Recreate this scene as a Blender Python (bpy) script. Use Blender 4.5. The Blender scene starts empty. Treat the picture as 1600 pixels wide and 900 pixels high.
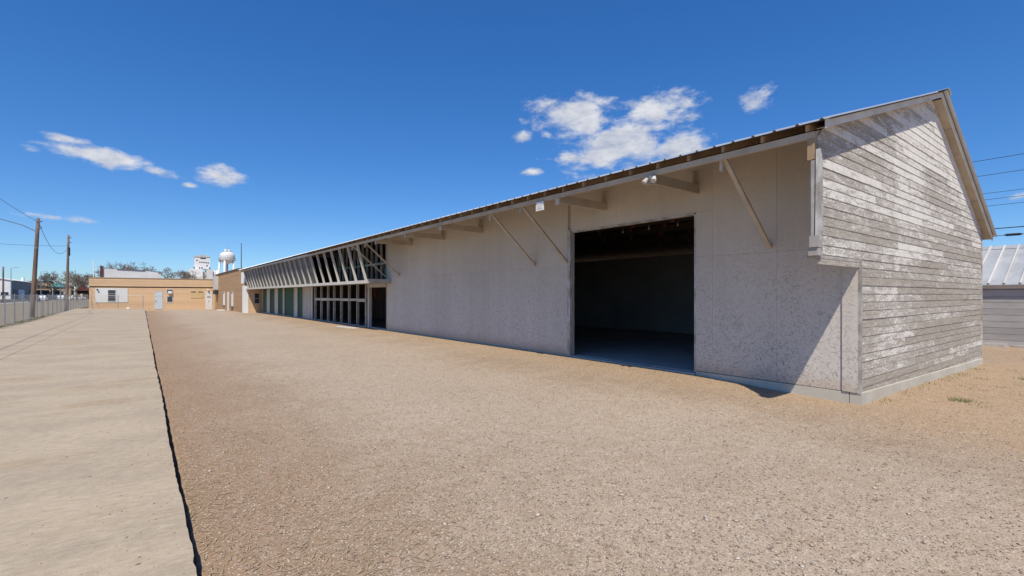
import bpy, math, random
import numpy as np
from mathutils import Vector, Matrix
rad = math.radians
sc = bpy.context.scene
COL = sc.collection
random.seed(7); rng = np.random.default_rng(11)

# ------------------------------------------------------------------ camera
cam_d = bpy.data.cameras.new('camera'); cam = bpy.data.objects.new('camera', cam_d); COL.objects.link(cam)
cam.location = (0, 0, 1.75)
cam.rotation_euler = (rad(90), 0, -math.atan2(578, 760))
cam_d.sensor_width = 36; cam_d.lens = 36*760/1600; cam_d.shift_y = 11/1600
cam_d.clip_start = 0.05; cam_d.clip_end = 9000
sc.camera = cam

# ------------------------------------------------------------------ sky and sun
SUN = Vector((-0.41, -0.48, 1.0)).normalized()
elev = math.asin(SUN.z)
SKYG, SKYS, SKYSAT = .76, .110, 1.48
world = bpy.data.worlds.new('World'); sc.world = world; world.use_nodes = True
wn = world.node_tree; wn.nodes.clear()
def N(nt, t, **kw):
    n = nt.nodes.new(t)
    for k, v in kw.items():
        if k == 'i':
            for a, b in v.items(): n.inputs[a].default_value = b
        else: setattr(n, k, v)
    return n
sky = N(wn, 'ShaderNodeTexSky', sky_type='NISHITA', sun_disc=False, sun_elevation=elev,
        sun_rotation=math.atan2(SUN.x, SUN.y), altitude=1200, air_density=1.0, dust_density=0.05, ozone_density=1.6)
bg = N(wn, 'ShaderNodeBackground', i={'Strength': SKYS})
hsv = N(wn, 'ShaderNodeHueSaturation', i={'Saturation': SKYSAT, 'Value': 1.0})
gam = N(wn, 'ShaderNodeGamma', i={'Gamma': SKYG}); wn.links.new(sky.outputs[0], gam.inputs[0]); wn.links.new(gam.outputs[0], hsv.inputs['Color']); tint = N(wn, 'ShaderNodeMixRGB', blend_type='MULTIPLY', i={0: 1.0}); tint.inputs[2].default_value = (.58, .81, 1.12, 1)
wn.links.new(hsv.outputs[0], tint.inputs[1]); wn.links.new(tint.outputs[0], bg.inputs[0])
tc = N(wn, 'ShaderNodeTexCoord')
def vmath(op, a, b=None):
    n = N(wn, 'ShaderNodeVectorMath', operation=op)
    for k, v in ((0, a), (1, b)):
        if v is None: continue
        if isinstance(v, (tuple, Vector)): n.inputs[k].default_value = tuple(v)
        else: wn.links.new(v, n.inputs[k])
    return n
def wmath(op, a, b=None, c=None, clamp=False):
    n = N(wn, 'ShaderNodeMath', operation=op, use_clamp=clamp)
    for k, v in ((0, a), (1, b), (2, c)):
        if v is None: continue
        if isinstance(v, (int, float)): n.inputs[k].default_value = v
        else: wn.links.new(v, n.inputs[k])
    return n.outputs[0]
# clouds: (azimuth from +Y towards +X, elevation, half width, half height, tilt) in degrees, weight
CLOUDS = [(45.0,19.9,5.0,2.3,-8,1.05),(49.4,16.6,6.6,2.7,9,1.1),(54.2,20.2,3.9,1.6,6,1.0),(56.2,16.2,3.3,1.7,4,1.05),(51.0,18.3,3.0,1.2,10,.8),
          (64.2,19.8,1.7,1.0,15,.8),(39.8,14.2,1.4,.55,0,.8),(38.6,18.1,1.0,.7,0,.7),(41.5,18.2,.9,.6,0,.7),(57.6,19.2,1.2,.6,0,.6),
          (-2.6,12.1,3.5,.75,-5,1.0),(-5.5,13.4,1.6,.4,-4,.65),(1.0,11.6,1.8,.5,-4,.8),(6.2,11.9,1.9,.95,-4,.9),(3.7,10.6,.7,.25,0,.6),
          (-6.2,6.6,2.3,.33,0,.7),(-7.4,12.0,.8,.3,0,.6),(83.6,8.0,1.2,.3,0,.5),(85.8,4.6,2.2,.6,0,.9)]
rc = random.Random(5)
for k in range(16):                                        # the same scattered puffs round the rest of the horizon
    CLOUDS.append((105+k*15.5+rc.uniform(-5,5), rc.uniform(6,24), rc.uniform(1.5,5), rc.uniform(.5,2), rc.uniform(-8,8), rc.uniform(.7,1)))
mask = None; vert = None
for az, el, hw, hh, tl, wgt in CLOUDS:
    hw, hh = hw*1.25, hh*1.3
    a, e = rad(az), rad(el)
    c = Vector((math.sin(a)*math.cos(e), math.cos(a)*math.cos(e), math.sin(e)))
    eh = Vector((math.cos(a), -math.sin(a), 0)); ev = eh.cross(c)
    if ev.z < 0: ev = -ev
    t = rad(tl); eh, ev = eh*math.cos(t)+ev*math.sin(t), ev*math.cos(t)-eh*math.sin(t)
    u = vmath('DOT_PRODUCT', tc.outputs['Generated'], eh/rad(hw)).outputs['Value']
    v = vmath('DOT_PRODUCT', tc.outputs['Generated'], ev/rad(hh)).outputs['Value']
    v = wmath('SUBTRACT', v, (ev/rad(hh)).dot(c))
    f = vmath('DOT_PRODUCT', tc.outputs['Generated'], c).outputs['Value']
    d2 = wmath('MULTIPLY_ADD', u, u, wmath('MULTIPLY', v, v))
    m = wmath('MULTIPLY', wmath('SUBTRACT', 1.0, wmath('SQRT', d2)), wgt)
    m = wmath('MULTIPLY_ADD', wmath('LESS_THAN', f, 0.7), -60.0, m)
    m = wmath('MAXIMUM', m, -3.0)
    w = wmath('MULTIPLY', v, wmath('GREATER_THAN', m, -0.15))
    mask = m if mask is None else wmath('MAXIMUM', mask, m)
    vert = w if vert is None else wmath('ADD', vert, w)
mp = N(wn, 'ShaderNodeMapping'); mp.inputs['Scale'].default_value = (1, 1, 2.0)
wn.links.new(tc.outputs['Generated'], mp.inputs[0])
cn = N(wn, 'ShaderNodeTexNoise', i={'Scale': 20.0, 'Detail': 9.0, 'Roughness': 0.62, 'Distortion': 0.15})
wn.links.new(mp.outputs[0], cn.inputs['Vector'])
dens = wmath('MULTIPLY_ADD', wmath('SUBTRACT', cn.outputs[0], 0.5), 3.6, wmath('MULTIPLY', mask, 1.6))
mr = N(wn, 'ShaderNodeMapRange', interpolation_type='SMOOTHSTEP', i={'From Min': 0.10, 'From Max': 1.25, 'To Max': 0.95})
wn.links.new(dens, mr.inputs['Value'])
cn2 = N(wn, 'ShaderNodeTexNoise', i={'Scale': 34.0, 'Detail': 6.0, 'Roughness': 0.55})
wn.links.new(mp.outputs[0], cn2.inputs['Vector'])
lit = wmath('MULTIPLY_ADD', vert, 0.22, wmath('MULTIPLY_ADD', cn2.outputs[0], 1.9, -0.36), clamp=True)
cr = N(wn, 'ShaderNodeMixRGB'); cr.inputs[1].default_value = (.50, .56, .70, 1); cr.inputs[2].default_value = (.92, .93, .97, 1)
wn.links.new(lit, cr.inputs[0])
bgc = N(wn, 'ShaderNodeBackground', i={'Strength': 0.52}); wn.links.new(cr.outputs[0], bgc.inputs[0])
mixw = N(wn, 'ShaderNodeMixShader'); wo = N(wn, 'ShaderNodeOutputWorld')
wn.links.new(mr.outputs[0], mixw.inputs[0]); wn.links.new(bg.outputs[0], mixw.inputs[1]); wn.links.new(bgc.outputs[0], mixw.inputs[2])
wn.links.new(mixw.outputs[0], wo.inputs[0])
sd = bpy.data.lights.new('sun', 'SUN'); sd.energy = 3.0; sd.angle = rad(.53); sd.color = (1, .93, .80)
so = bpy.data.objects.new('sun', sd); COL.objects.link(so); so.rotation_euler = SUN.to_track_quat('Z', 'Y').to_euler()
sc.view_settings.view_transform = 'Standard'; sc.view_settings.look = 'None'
sc.view_settings.exposure = 0.7; sc.view_settings.gamma = 1
sc.render.engine = 'CYCLES'; sc.cycles.max_bounces = 6; sc.cycles.diffuse_bounces = 4

# ------------------------------------------------------------------ materials
class MT:
    """small helper round one node material"""
    def __init__(s, name, rough=.85, metal=0.0, spec=.3):
        s.m = bpy.data.materials.new(name); s.m.use_nodes = True; s.t = s.m.node_tree
        s.b = s.t.nodes['Principled BSDF']; s.b.inputs['Roughness'].default_value = rough
        s.b.inputs['Metallic'].default_value = metal; s.b.inputs['Specular IOR Level'].default_value = spec
        s.g = s.t.nodes.new('ShaderNodeNewGeometry'); s.pos = s.g.outputs['Position']
        s.rnd = s.t.nodes.new('ShaderNodeObjectInfo').outputs['Random']
    def L(s, a, b): s.t.links.new(a, b)
    def setin(s, n, k, v):
        if hasattr(v, 'is_output') or isinstance(v, bpy.types.NodeSocket): s.L(v, n.inputs[k])
        elif isinstance(v, tuple) and len(v) == 3 and n.inputs[k].type == 'RGBA': n.inputs[k].default_value = (*v, 1)
        else: n.inputs[k].default_value = v
    def mapv(s, scale=(1,1,1), rot=(0,0,0), add=None):
        n = s.t.nodes.new('ShaderNodeMapping'); s.L(s.pos, n.inputs[0])
        n.inputs['Scale'].default_value = scale; n.inputs['Rotation'].default_value = rot
        if add is not None:
            c = s.t.nodes.new('ShaderNodeCombineXYZ'); k = s.math('MULTIPLY', add, 37.0)
            for q in range(3): s.L(k, c.inputs[q])
            s.L(c.outputs[0], n.inputs['Location'])
        return n.outputs[0]
    def noise(s, scale=5, detail=4, rough=.55, vec=None, dist=0.0, out=0):
        n = s.t.nodes.new('ShaderNodeTexNoise'); s.L(vec if vec is not None else s.pos, n.inputs['Vector'])
        n.inputs['Scale'].default_value = scale; n.inputs['Detail'].default_value = detail
        n.inputs['Roughness'].default_value = rough; n.inputs['Distortion'].default_value = dist
        return n.outputs[out]
    def vor(s, scale, out='Distance', vec=None, feature='F1', rnd=1.0):
        n = s.t.nodes.new('ShaderNodeTexVoronoi'); n.feature = feature
        s.L(vec if vec is not None else s.pos, n.inputs['Vector']); n.inputs['Scale'].default_value = scale
        n.inputs['Randomness'].default_value = rnd
        return n.outputs[out]
    def ramp(s, v, lo, hi, a=0.0, b=1.0, smooth=True):
        n = s.t.nodes.new('ShaderNodeMapRange'); n.interpolation_type = 'SMOOTHSTEP' if smooth else 'LINEAR'
        s.setin(n, 'Value', v); s.setin(n, 'From Min', lo); s.setin(n, 'From Max', hi); s.setin(n, 'To Min', a); s.setin(n, 'To Max', b)
        return n.outputs[0]
    def math(s, op, a, b=0.0, clamp=False):
        n = s.t.nodes.new('ShaderNodeMath'); n.operation = op; n.use_clamp = clamp
        s.setin(n, 0, a); s.setin(n, 1, b); return n.outputs[0]
    def mix(s, f, a, b, mode='MIX'):
        n = s.t.nodes.new('ShaderNodeMixRGB'); n.blend_type = mode
        s.setin(n, 0, f); s.setin(n, 1, a); s.setin(n, 2, b); return n.outputs[0]
    def xyz(s):
        n = s.t.nodes.new('ShaderNodeSeparateXYZ'); s.L(s.pos, n.inputs[0]); return n.outputs
    def val(s, col, v):
        n = s.t.nodes.new('ShaderNodeHueSaturation'); s.setin(n, 'Color', col); s.setin(n, 'Value', v); return n.outputs[0]
    def color(s, c): s.setin(s.b, 'Base Color', c)
    def bump(s, h, strength=.3, dist=.01, chain=None):
        n = s.t.nodes.new('ShaderNodeBump'); s.L(h, n.inputs['Height'])
        n.inputs['Strength'].default_value = strength; n.inputs['Distance'].default_value = dist
        if chain is not None: s.L(chain, n.inputs['Normal'])
        s.L(n.outputs[0], s.b.inputs['Normal']); return n.outputs[0]
def simple(name, c1, c2=None, scale=3.0, rough=.85, stretch=(1,1,1), bump=.15, bscale=None, metal=0.0, spec=.3, vary=.12, detail=6):
    m = MT(name, rough, metal, spec); c2 = c2 or tuple(x*.75 for x in c1)
    v = m.mapv(stretch)
    n = m.noise(scale, detail, .6, v)
    c = m.mix(m.ramp(n, .3, .7), c1, c2)
    c = m.val(c, m.ramp(m.rnd, 0, 1, 1-vary, 1+vary, False))
    m.color(c)
    if bump: m.bump(m.noise(bscale or scale*8, 4, .6, v), bump, .01)
    return m.m
M = {}
# --- ground: gravel lot, with loose dirt by the building and dry litter by the pavement
g = MT('gravel_ground', .95, 0, .15)
X, Y, Z = g.xyz()
big = g.noise(.35, 5, .6); mid = g.noise(2.2, 5, .65); fine = g.noise(85, 5, .75)
c = g.mix(g.ramp(mid, .3, .7), (.375,.282,.196), (.318,.234,.158))
c = g.mix(g.ramp(big, .38, .68), c, (.405,.310,.220))
lane = g.math('ADD', g.math('MULTIPLY', g.ramp(X, 1.2, 3.6), g.ramp(X, 7.6, 5.6)), g.math('MULTIPLY', g.math('SUBTRACT', big, .5), 1.1), True)
c = g.mix(g.math('MULTIPLY', lane, .75), c, (.440,.350,.262))
edge = g.math('ADD', g.ramp(X, 6.9, 8.8), g.math('MULTIPLY', g.math('SUBTRACT', mid, .5), .9), True)
c = g.mix(g.math('MULTIPLY', edge, .75), c, (.40,.275,.168))
near = g.math('ADD', g.ramp(X, 2.6, .3), g.math('MULTIPLY', g.math('SUBTRACT', mid, .5), 1.0), True)
c = g.mix(g.math('MULTIPLY', near, .75), c, (.315,.205,.125))
far = g.ramp(X, -6.3, -5.7); c = g.mix(far, (.215,.180,.125), c)
weeds = g.math('MULTIPLY', g.ramp(g.noise(.9, 6, .7), .55, .72), g.ramp(X, 9.5, 12.0), True)
c = g.mix(g.math('MULTIPLY', weeds, .45), c, (.20,.19,.09))
gm = g.mapv((1,1,1))
vc = g.vor(105, 'Color', gm); vd = g.vor(105, 'Distance', gm)
sep = g.t.nodes.new('ShaderNodeSeparateColor'); g.L(vc, sep.inputs[0])
c = g.val(c, g.ramp(sep.outputs[0], 0, 1, .80, 1.16, False))
c = g.val(c, g.ramp(g.noise(9, 6, .75), .28, .72, .84, 1.13, False))
c = g.mix(g.ramp(sep.outputs[1], .93, .97), c, (.60,.53,.45))
c = g.mix(g.ramp(sep.outputs[2], .94, .98), c, (.13,.10,.085))
c = g.val(c, g.ramp(fine, .2, .8, .80, 1.18, False))
g.color(c)
b1 = g.bump(vd, .55, .006); b2 = g.bump(fine, .5, .006, b1); g.bump(mid, .35, .05, b2)
M['ground'] = g.m
# --- concrete pavement
g = MT('worn_concrete', .9, 0, .25)
X, Y, Z = g.xyz()
v = g.mapv((.8, 1.3, 1)); big = g.noise(.8, 6, .62, v); st = g.noise(3.0, 8, .72, g.mapv((1, 1.15, 1)))
fine = g.noise(75, 6, .8)
c = g.mix(g.ramp(big, .34, .66), (.450,.366,.262), (.385,.312,.226))
c = g.mix(g.ramp(st, .5, .85), c, (.50,.415,.315))
c = g.mix(g.math('MULTIPLY', g.ramp(g.noise(.62, 5, .6, g.mapv((.6, 1.3, 1), (0,0,.15))), .54, .72), .75), c, (.355,.25,.15))
c = g.mix(g.math('MULTIPLY', g.ramp(g.noise(1.5, 7, .7), .60, .76), .45), c, (.265,.225,.185))
c = g.val(c, g.ramp(fine, .25, .75, .78, 1.18, False))
c = g.val(c, g.ramp(g.noise(14, 6, .75, g.mapv((.6, 1.5, 1), (0,0,.1))), .25, .75, .74, 1.22, False))
c = g.val(c, g.ramp(g.vor(26, 'Distance'), .05, .16, .72, 1.0))
c = g.mix(g.math('MULTIPLY', g.ramp(g.noise(4.5, 8, .75, g.mapv((.8, 1.4, 1))), .56, .72), .6), c, (.53,.445,.345))
spot = g.vor(2.1, 'Distance'); c = g.mix(g.ramp(spot, .045, .025), c, (.16,.12,.09))
g.color(c); b1 = g.bump(g.noise(9, 7, .75), .22, .012); g.bump(fine, .4, .006, b1)
M['concrete'] = g.m
M['foundation'] = simple('foundation_concrete', (.52,.49,.42), (.44,.41,.34), 1.6, .9, bump=.2, bscale=30)
M['floor'] = simple('floor_concrete', (.52,.48,.43), (.42,.385,.345), 1.2, .55, bump=.1, bscale=40)
M['asphalt'] = simple('asphalt', (.065,.064,.066), (.085,.082,.08), 1.0, .9, bump=.2, bscale=60)
M['shoulder'] = simple('concrete_shoulder', (.33,.30,.25), (.27,.24,.2), .5, .9)
# --- weathered lap siding with peeling paint
g = MT('peeling_siding', .88, 0, .2)
X, Y, Z = g.xyz()
p1 = g.noise(2.4, 8, .7, g.mapv((1.0, 1, 5.0), add=g.rnd), .5)
p2 = g.noise(16, 5, .75, g.mapv((1.0, 1, 2.6), add=g.rnd), .9); p3 = g.noise(.30, 4, .6)
thr = g.math('ADD', g.math('MULTIPLY', p1, .75), g.math('MULTIPLY', p2, .85))
thr = g.math('ADD', thr, g.math('MULTIPLY', g.math('SUBTRACT', p3, .5), .55))
thr = g.math('ADD', thr, g.ramp(g.rnd, 0, 1, -.11, .11, False))
thr = g.math('ADD', thr, g.ramp(Z, .8, 5.4, -.10, .12, False))
peel = g.ramp(thr, .815, .86); thin = g.ramp(thr, .66, .86)
grain = g.noise(5, 8, .75, g.mapv((.6, 1, 20), add=g.rnd), .5)
wood = g.mix(g.ramp(grain, .33, .67), (.235,.203,.166), (.49,.435,.362))
wood = g.mix(g.math('MULTIPLY', g.ramp(g.noise(1.1, 5, .6), .55, .75), .4), wood, (.40,.335,.26))
wood = g.mix(g.math('MULTIPLY', thin, .45), wood, (.62,.585,.53))
paint = g.mix(g.ramp(g.noise(5, 6, .65), .3, .72), (.78,.74,.67), (.67,.63,.56))
fleck = g.ramp(g.noise(1.0, 2, .5, g.mapv((17, 17, 42), add=g.rnd), .6), .655, .69)
c = g.mix(g.math('MAXIMUM', peel, g.math('MULTIPLY', fleck, .9)), wood, paint)
g.color(c); b1 = g.bump(grain, .35, .006); g.bump(peel, .5, .004, b1)
M['siding'] = g.m
# --- painted strand board
g = MT('painted_strand_board', .82, 0, .25)
X, Y, Z = g.xyz()
lay = None
for k, (ry, sc_) in enumerate(((.35, 26), (1.15, 24), (-.5, 28), (-1.2, 23), (1.57, 30), (0, 25))):
    v0 = g.mapv((1, 1, 1), (ry, 0, 0)); mm = g.t.nodes.new('ShaderNodeMapping'); g.L(v0, mm.inputs[0])
    mm.inputs['Scale'].default_value = (1, sc_*1.5, sc_*.42); mm.inputs['Location'].default_value = (k*7.1, k*3.3, k*5.7)
    n = g.noise(1.0, 2, .45, mm.outputs[0], .9)
    q = g.ramp(n, .625, .70)
    lay = q if lay is None else g.math('MAXIMUM', lay, q)
wear = g.math('ADD', g.ramp(Z, 3.1, .4, .16, 1.0, False), g.math('MULTIPLY', g.math('SUBTRACT', g.noise(.9, 5, .65), .5), 1.3), True)
base = g.mix(g.ramp(g.noise(.5, 4, .55), .35, .65), (.58,.505,.415), (.62,.545,.45))
base = g.mix(g.ramp(Z, 3.0, .8, 0.0, .75), base, (.63,.585,.53))
strk = g.noise(1.4, 5, .6, g.mapv((1, 1, .12)))
base = g.val(base, g.ramp(strk, .3, .7, .94, 1.04, False))
base = g.mix(g.math('MULTIPLY', g.ramp(g.noise(5, 6, .7, g.mapv((1, 2.2, .1))), .60, .78), .25), base, (.40,.345,.285))
base = g.mix(g.math('MULTIPLY', g.ramp(g.math('ADD', Z, g.math('MULTIPLY', g.noise(3, 5, .7), -.35)), .32, .02), .6), base, (.46,.36,.26))
base = g.val(base, g.ramp(g.rnd, 0, 1, .965, 1.03, False))
c = g.mix(g.math('MULTIPLY', lay, g.math('MULTIPLY', wear, .62)), base, (.22,.195,.172))
light = g.ramp(g.noise(1, 3, .5, g.mapv((20, 26, 7), (.9, 0, 0))), .62, .70)
c = g.mix(g.math('MULTIPLY', light, g.math('MULTIPLY', wear, .45)), c, (.56,.535,.51))
g.color(c); g.bump(lay, .4, .004)
M['osb'] = g.m
# --- woods, trims, metals
M['trim'] = simple('weathered_white_trim', (.56,.54,.50), (.27,.24,.21), 5.0, .8, (1,1,.6), .25, 40)
M['fascia'] = simple('weathered_fascia', (.76,.72,.64), (.60,.55,.46), 2.2, .8, (1,1,1), .25, 30)
M['rafter'] = simple('raw_rafter_wood', (.40,.28,.165), (.27,.18,.105), 3.0, .85, (1,1,1), .2)
M['beam'] = simple('painted_beam', (.54,.465,.37), (.44,.365,.28), 2.5, .85)
M['grey_wood'] = simple('weathered_grey_wood', (.46,.43,.39), (.30,.27,.24), 3.5, .85)
M['soffit'] = simple('soffit_plywood', (.52,.46,.37), (.43,.37,.29), 1.5, .85)
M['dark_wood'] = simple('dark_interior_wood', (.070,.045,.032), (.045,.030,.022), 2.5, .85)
M['red_wood'] = simple('reddish_panel', (.17,.055,.035), (.10,.035,.025), 2.5, .8)
M['in_wall'] = simple('interior_wall', (.46,.42,.38), (.37,.335,.30), .7, .9)
M['deck'] = simple('roof_deck', (.11,.085,.06), (.07,.055,.04), 2.0, .9)
M['roof'] = simple('galvanised_roof', (.62,.64,.66), (.52,.54,.56), 1.5, .38, metal=.55, spec=.5, bump=.03, vary=.05)
M['shed_roof'] = simple('pale_metal_roof', (.40,.41,.42), (.31,.32,.33), 1.5, .6, metal=.05, spec=.5, bump=.03, vary=.05)
M['galv'] = simple('galvanised_steel', (.40,.41,.42), (.33,.34,.35), 4, .45, metal=.6, spec=.5, bump=0)
M['green'] = simple('green_panel', (.030,.105,.062), (.022,.080,.048), 1.5, .7)
M['green_bar'] = simple('pale_green_paint', (.16,.27,.19), (.11,.19,.14), 3, .8)
M['cream'] = simple('cream_painted_panel', (.58,.55,.49), (.49,.46,.41), 1.3, .8)
M['clerestory'] = simple('dusty_glazing_sheet', (.11,.115,.118), (.05,.053,.058), 1.1, .5, (1,1,.8), .1)
M['white'] = simple('white_paint', (.80,.79,.76), (.70,.69,.66), .6, .7)
M['dull_white'] = simple('dull_white_paint', (.62,.60,.57), (.5,.48,.45), 1.0, .8)
M['dark'] = simple('dark_metal', (.045,.045,.05), (.03,.03,.033), 3, .6)
M['glass'] = simple('dark_window_glass', (.05,.065,.075), (.035,.045,.055), 1, .12, spec=.6, bump=0)
M['pole'] = simple('weathered_pole_wood', (.25,.165,.115), (.15,.10,.075), 2.0, .9, (3,3,.4), .3)
M['wire'] = simple('black_wire', (.03,.03,.032), None, 3, .7, bump=0)
M['bark'] = simple('grey_bark', (.27,.215,.17), (.19,.15,.12), 2.0, .9, bump=0)
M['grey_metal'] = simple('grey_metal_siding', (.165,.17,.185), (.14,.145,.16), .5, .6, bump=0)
M['stone'] = simple('pale_tan_stucco', (.50,.39,.27), (.43,.33,.22), .4, .9)
M['red_roof'] = simple('dark_red_shingles', (.16,.05,.045), (.11,.04,.035), 1, .9)
M['teal'] = simple('teal_metal_roof', (.16,.42,.40), (.12,.34,.33), 1, .6)
M['brown'] = simple('brown_shingles', (.17,.12,.085), (.12,.085,.06), 1, .9)
M['shed_wall'] = simple('grey_shed_siding', (.42,.40,.385), (.35,.33,.315), 1.2, .85, (1,1,3))
M['blue_door'] = simple('pale_blue_door', (.55,.63,.66), (.50,.58,.61), 2, .6, bump=0)
M['sign_yellow'] = simple('faded_yellow_board', (.62,.47,.23), (.56,.42,.21), 3, .7, bump=0)
M['car_white'] = simple('white_car_paint', (.75,.75,.74), (.72,.72,.71), 2, .3, spec=.6, bump=0)
M['car_dark'] = simple('dark_car_paint', (.04,.045,.055), (.035,.04,.05), 2, .3, spec=.6, bump=0)
M['rubber'] = simple('tyre_rubber', (.025,.025,.025), None, 3, .9, bump=0)
M['bulb'] = simple('bulb_glass', (.75,.74,.70), (.7,.69,.66), 3, .2, spec=.6, bump=0)
M['rust'] = simple('rusty_steel', (.20,.11,.07), (.12,.07,.05), 6, .85)
M['straw'] = simple('dry_straw', (.52,.41,.27), (.36,.26,.155), 9, .9, bump=0)
M['grass'] = simple('sparse_green_grass', (.12,.15,.04), (.20,.18,.07), 4, .8, bump=0)
def brick(name, c1, c2, mortar, ax):
    g = MT(name, .9, 0, .2); v = g.mapv((1,1,1), (rad(90), 0, 0) if ax == 'y' else (rad(90), 0, rad(90)))
    n = g.t.nodes.new('ShaderNodeTexBrick'); X, Y, Z = g.xyz()
    cmb = g.t.nodes.new('ShaderNodeCombineXYZ'); g.L(X if ax == 'y' else Y, cmb.inputs[0]); g.L(Z, cmb.inputs[1]); g.L(cmb.outputs[0], n.inputs['Vector'])
    n.inputs['Scale'].default_value = 1; n.inputs['Brick Width'].default_value = .30; n.inputs['Row Height'].default_value = .10
    n.inputs['Mortar Size'].default_value = .008
    for k, cc in (('Color1', c1), ('Color2', c2), ('Mortar', mortar)): n.inputs[k].default_value = (*cc, 1)
    c = g.mix(g.ramp(g.noise(.5, 5, .6), .35, .68, 0, .35), n.outputs[0], tuple(x*.8 for x in c1))
    course = g.noise(1, 3, .6, g.mapv((.05, .05, 5.0)))
    c = g.val(c, g.ramp(course, .3, .7, .88, 1.1, False)); g.color(c)
    g.bump(n.outputs['Fac'], -.4, .008); return g.m
M['brick_y'] = brick('tan_brick_south', (.74,.50,.29), (.70,.465,.265), (.64,.49,.34), 'y')
M['brick_x'] = brick('tan_brick_west_shaded', (.47,.29,.155), (.41,.25,.13), (.38,.28,.19), 'x')  # darker copy of the tan brick, grazing-light tone put into its colours
g = MT('gravel_stones', .9, 0, .2)
vc = g.noise(23, 2, .5, out=1); sep = g.t.nodes.new('ShaderNodeSeparateColor'); g.L(vc, sep.inputs[0])
c = g.mix(g.ramp(sep.outputs[0], .40, .62), (.26,.185,.135), (.42,.325,.245)); c = g.mix(g.ramp(sep.outputs[1], .60, .66), c, (.64,.57,.49))
c = g.mix(g.ramp(sep.outputs[2], .62, .68), c, (.17,.135,.115)); g.color(c); M['stones'] = g.m

M['pale_stones'] = simple('pale_stones', (.60,.52,.43), (.36,.27,.21), 6, .9, bump=0)

# ------------------------------------------------------------------ mesh helpers
WL = {}
class MB:
    def __init__(s): s.v = []; s.f = []
    def add(s, vs, fs):
        o = len(s.v); s.v += [tuple(p) for p in vs]; s.f += [tuple(i+o for i in f) for f in fs]; return s
    def box(s, x0, x1, y0, y1, z0, z1):
        return s.add([(x0,y0,z0),(x1,y0,z0),(x1,y1,z0),(x0,y1,z0),(x0,y0,z1),(x1,y0,z1),(x1,y1,z1),(x0,y1,z1)],
                     [(3,2,1,0),(4,5,6,7),(0,1,5,4),(1,2,6,5),(2,3,7,6),(3,0,4,7)])
    def bar(s, p, q, w, h, up=(0,0,1)):
        p, q = Vector(p), Vector(q); d = (q-p).normalized(); u = Vector(up)
        r = d.cross(u)
        if r.length < 1e-4: r = d.cross(Vector((1,0,0)))
        r.normalize(); u = r.cross(d).normalized(); r *= w/2; u *= h/2
        return s.add([p-r-u,p+r-u,p+r+u,p-r+u,q-r-u,q+r-u,q+r+u,q-r+u],
                     [(3,2,1,0),(4,5,6,7),(0,1,5,4),(1,2,6,5),(2,3,7,6),(3,0,4,7)])
    def tube(s, pts, rs, n=8, cap=True):
        pts = [Vector(p) for p in pts]
        if isinstance(rs, (int, float)): rs = [rs]*len(pts)
        o = len(s.v)
        for i, p in enumerate(pts):
            d = (pts[min(i+1, len(pts)-1)]-pts[max(i-1, 0)]).normalized()
            a = d.cross(Vector((0,0,1)) if abs(d.z) < .95 else Vector((1,0,0))).normalized(); b = d.cross(a)
            for k in range(n):
                t = 2*math.pi*k/n; s.v.append(tuple(p+(a*math.cos(t)+b*math.sin(t))*rs[i]))
        for i in range(len(pts)-1):
            for k in range(n):
                k2 = (k+1) % n
                s.f.append((o+i*n+k, o+i*n+k2, o+(i+1)*n+k2, o+(i+1)*n+k))
        if cap: s.f.append(tuple(range(o+n-1, o-1, -1))); s.f.append(tuple(range(o+(len(pts)-1)*n, o+len(pts)*n)))
        return s
    def prism(s, poly, axis, a0, a1):
        """poly: points in the two remaining axes (x,z for 'y'; y,z for 'x'; x,y for 'z')"""
        mk = {'y': lambda p, a: (p[0], a, p[1]), 'x': lambda p, a: (a, p[0], p[1]), 'z': lambda p, a: (p[0], p[1], a)}[axis]
        n = len(poly); vs = [mk(p, a0) for p in poly]+[mk(p, a1) for p in poly]
        fs = [tuple(range(n)), tuple(range(2*n-1, n-1, -1))]+[(i, i+n, (i+1) % n+n, (i+1) % n) for i in range(n)]
        return s.add(vs, fs)
    def lathe(s, c, prof, n=20):
        o = len(s.v)
        for r, z in prof:
            for k in range(n):
                t = 2*math.pi*k/n; s.v.append((c[0]+r*math.cos(t), c[1]+r*math.sin(t), c[2]+z))
        for i in range(len(prof)-1):
            for k in range(n):
                k2 = (k+1) % n; s.f.append((o+i*n+k, o+i*n+k2, o+(i+1)*n+k2, o+(i+1)*n+k))
        return s
    def mesh(s, name, mat, off=(0,0,0), smooth=False, fix=True):
        me = bpy.data.meshes.new(name)
        me.from_pydata([(x-off[0], y-off[1], z-off[2]) for x, y, z in s.v], [], s.f)
        if fix:
            import bmesh
            b = bmesh.new(); b.from_mesh(me); bmesh.ops.recalc_face_normals(b, faces=b.faces); b.to_mesh(me); b.free()
        if smooth: me.polygons.foreach_set('use_smooth', [True]*len(me.polygons))
        me.materials.append(M[mat] if isinstance(mat, str) else mat); return me
    def build(s, name, mat, parent=None, smooth=False, origin=None, fix=True):
        """one mesh object; coordinates given in the world; origin defaults to the parent's"""
        base = WL[parent.name] if parent else Vector((0,0,0))
        org = Vector(origin) if origin is not None else base
        ob = bpy.data.objects.new(name, s.mesh(name, mat, org, smooth, fix)); COL.objects.link(ob)
        ob.parent = parent; ob.location = org-base; WL[ob.name] = org; return ob
def inst(name, me, loc, parent=None, rz=0.0):
    base = WL[parent.name] if parent else Vector((0,0,0))
    ob = bpy.data.objects.new(name, me); COL.objects.link(ob); ob.parent = parent
    ob.location = Vector(loc)-base; ob.rotation_euler.z = rz; WL[ob.name] = Vector(loc); return ob
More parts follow.
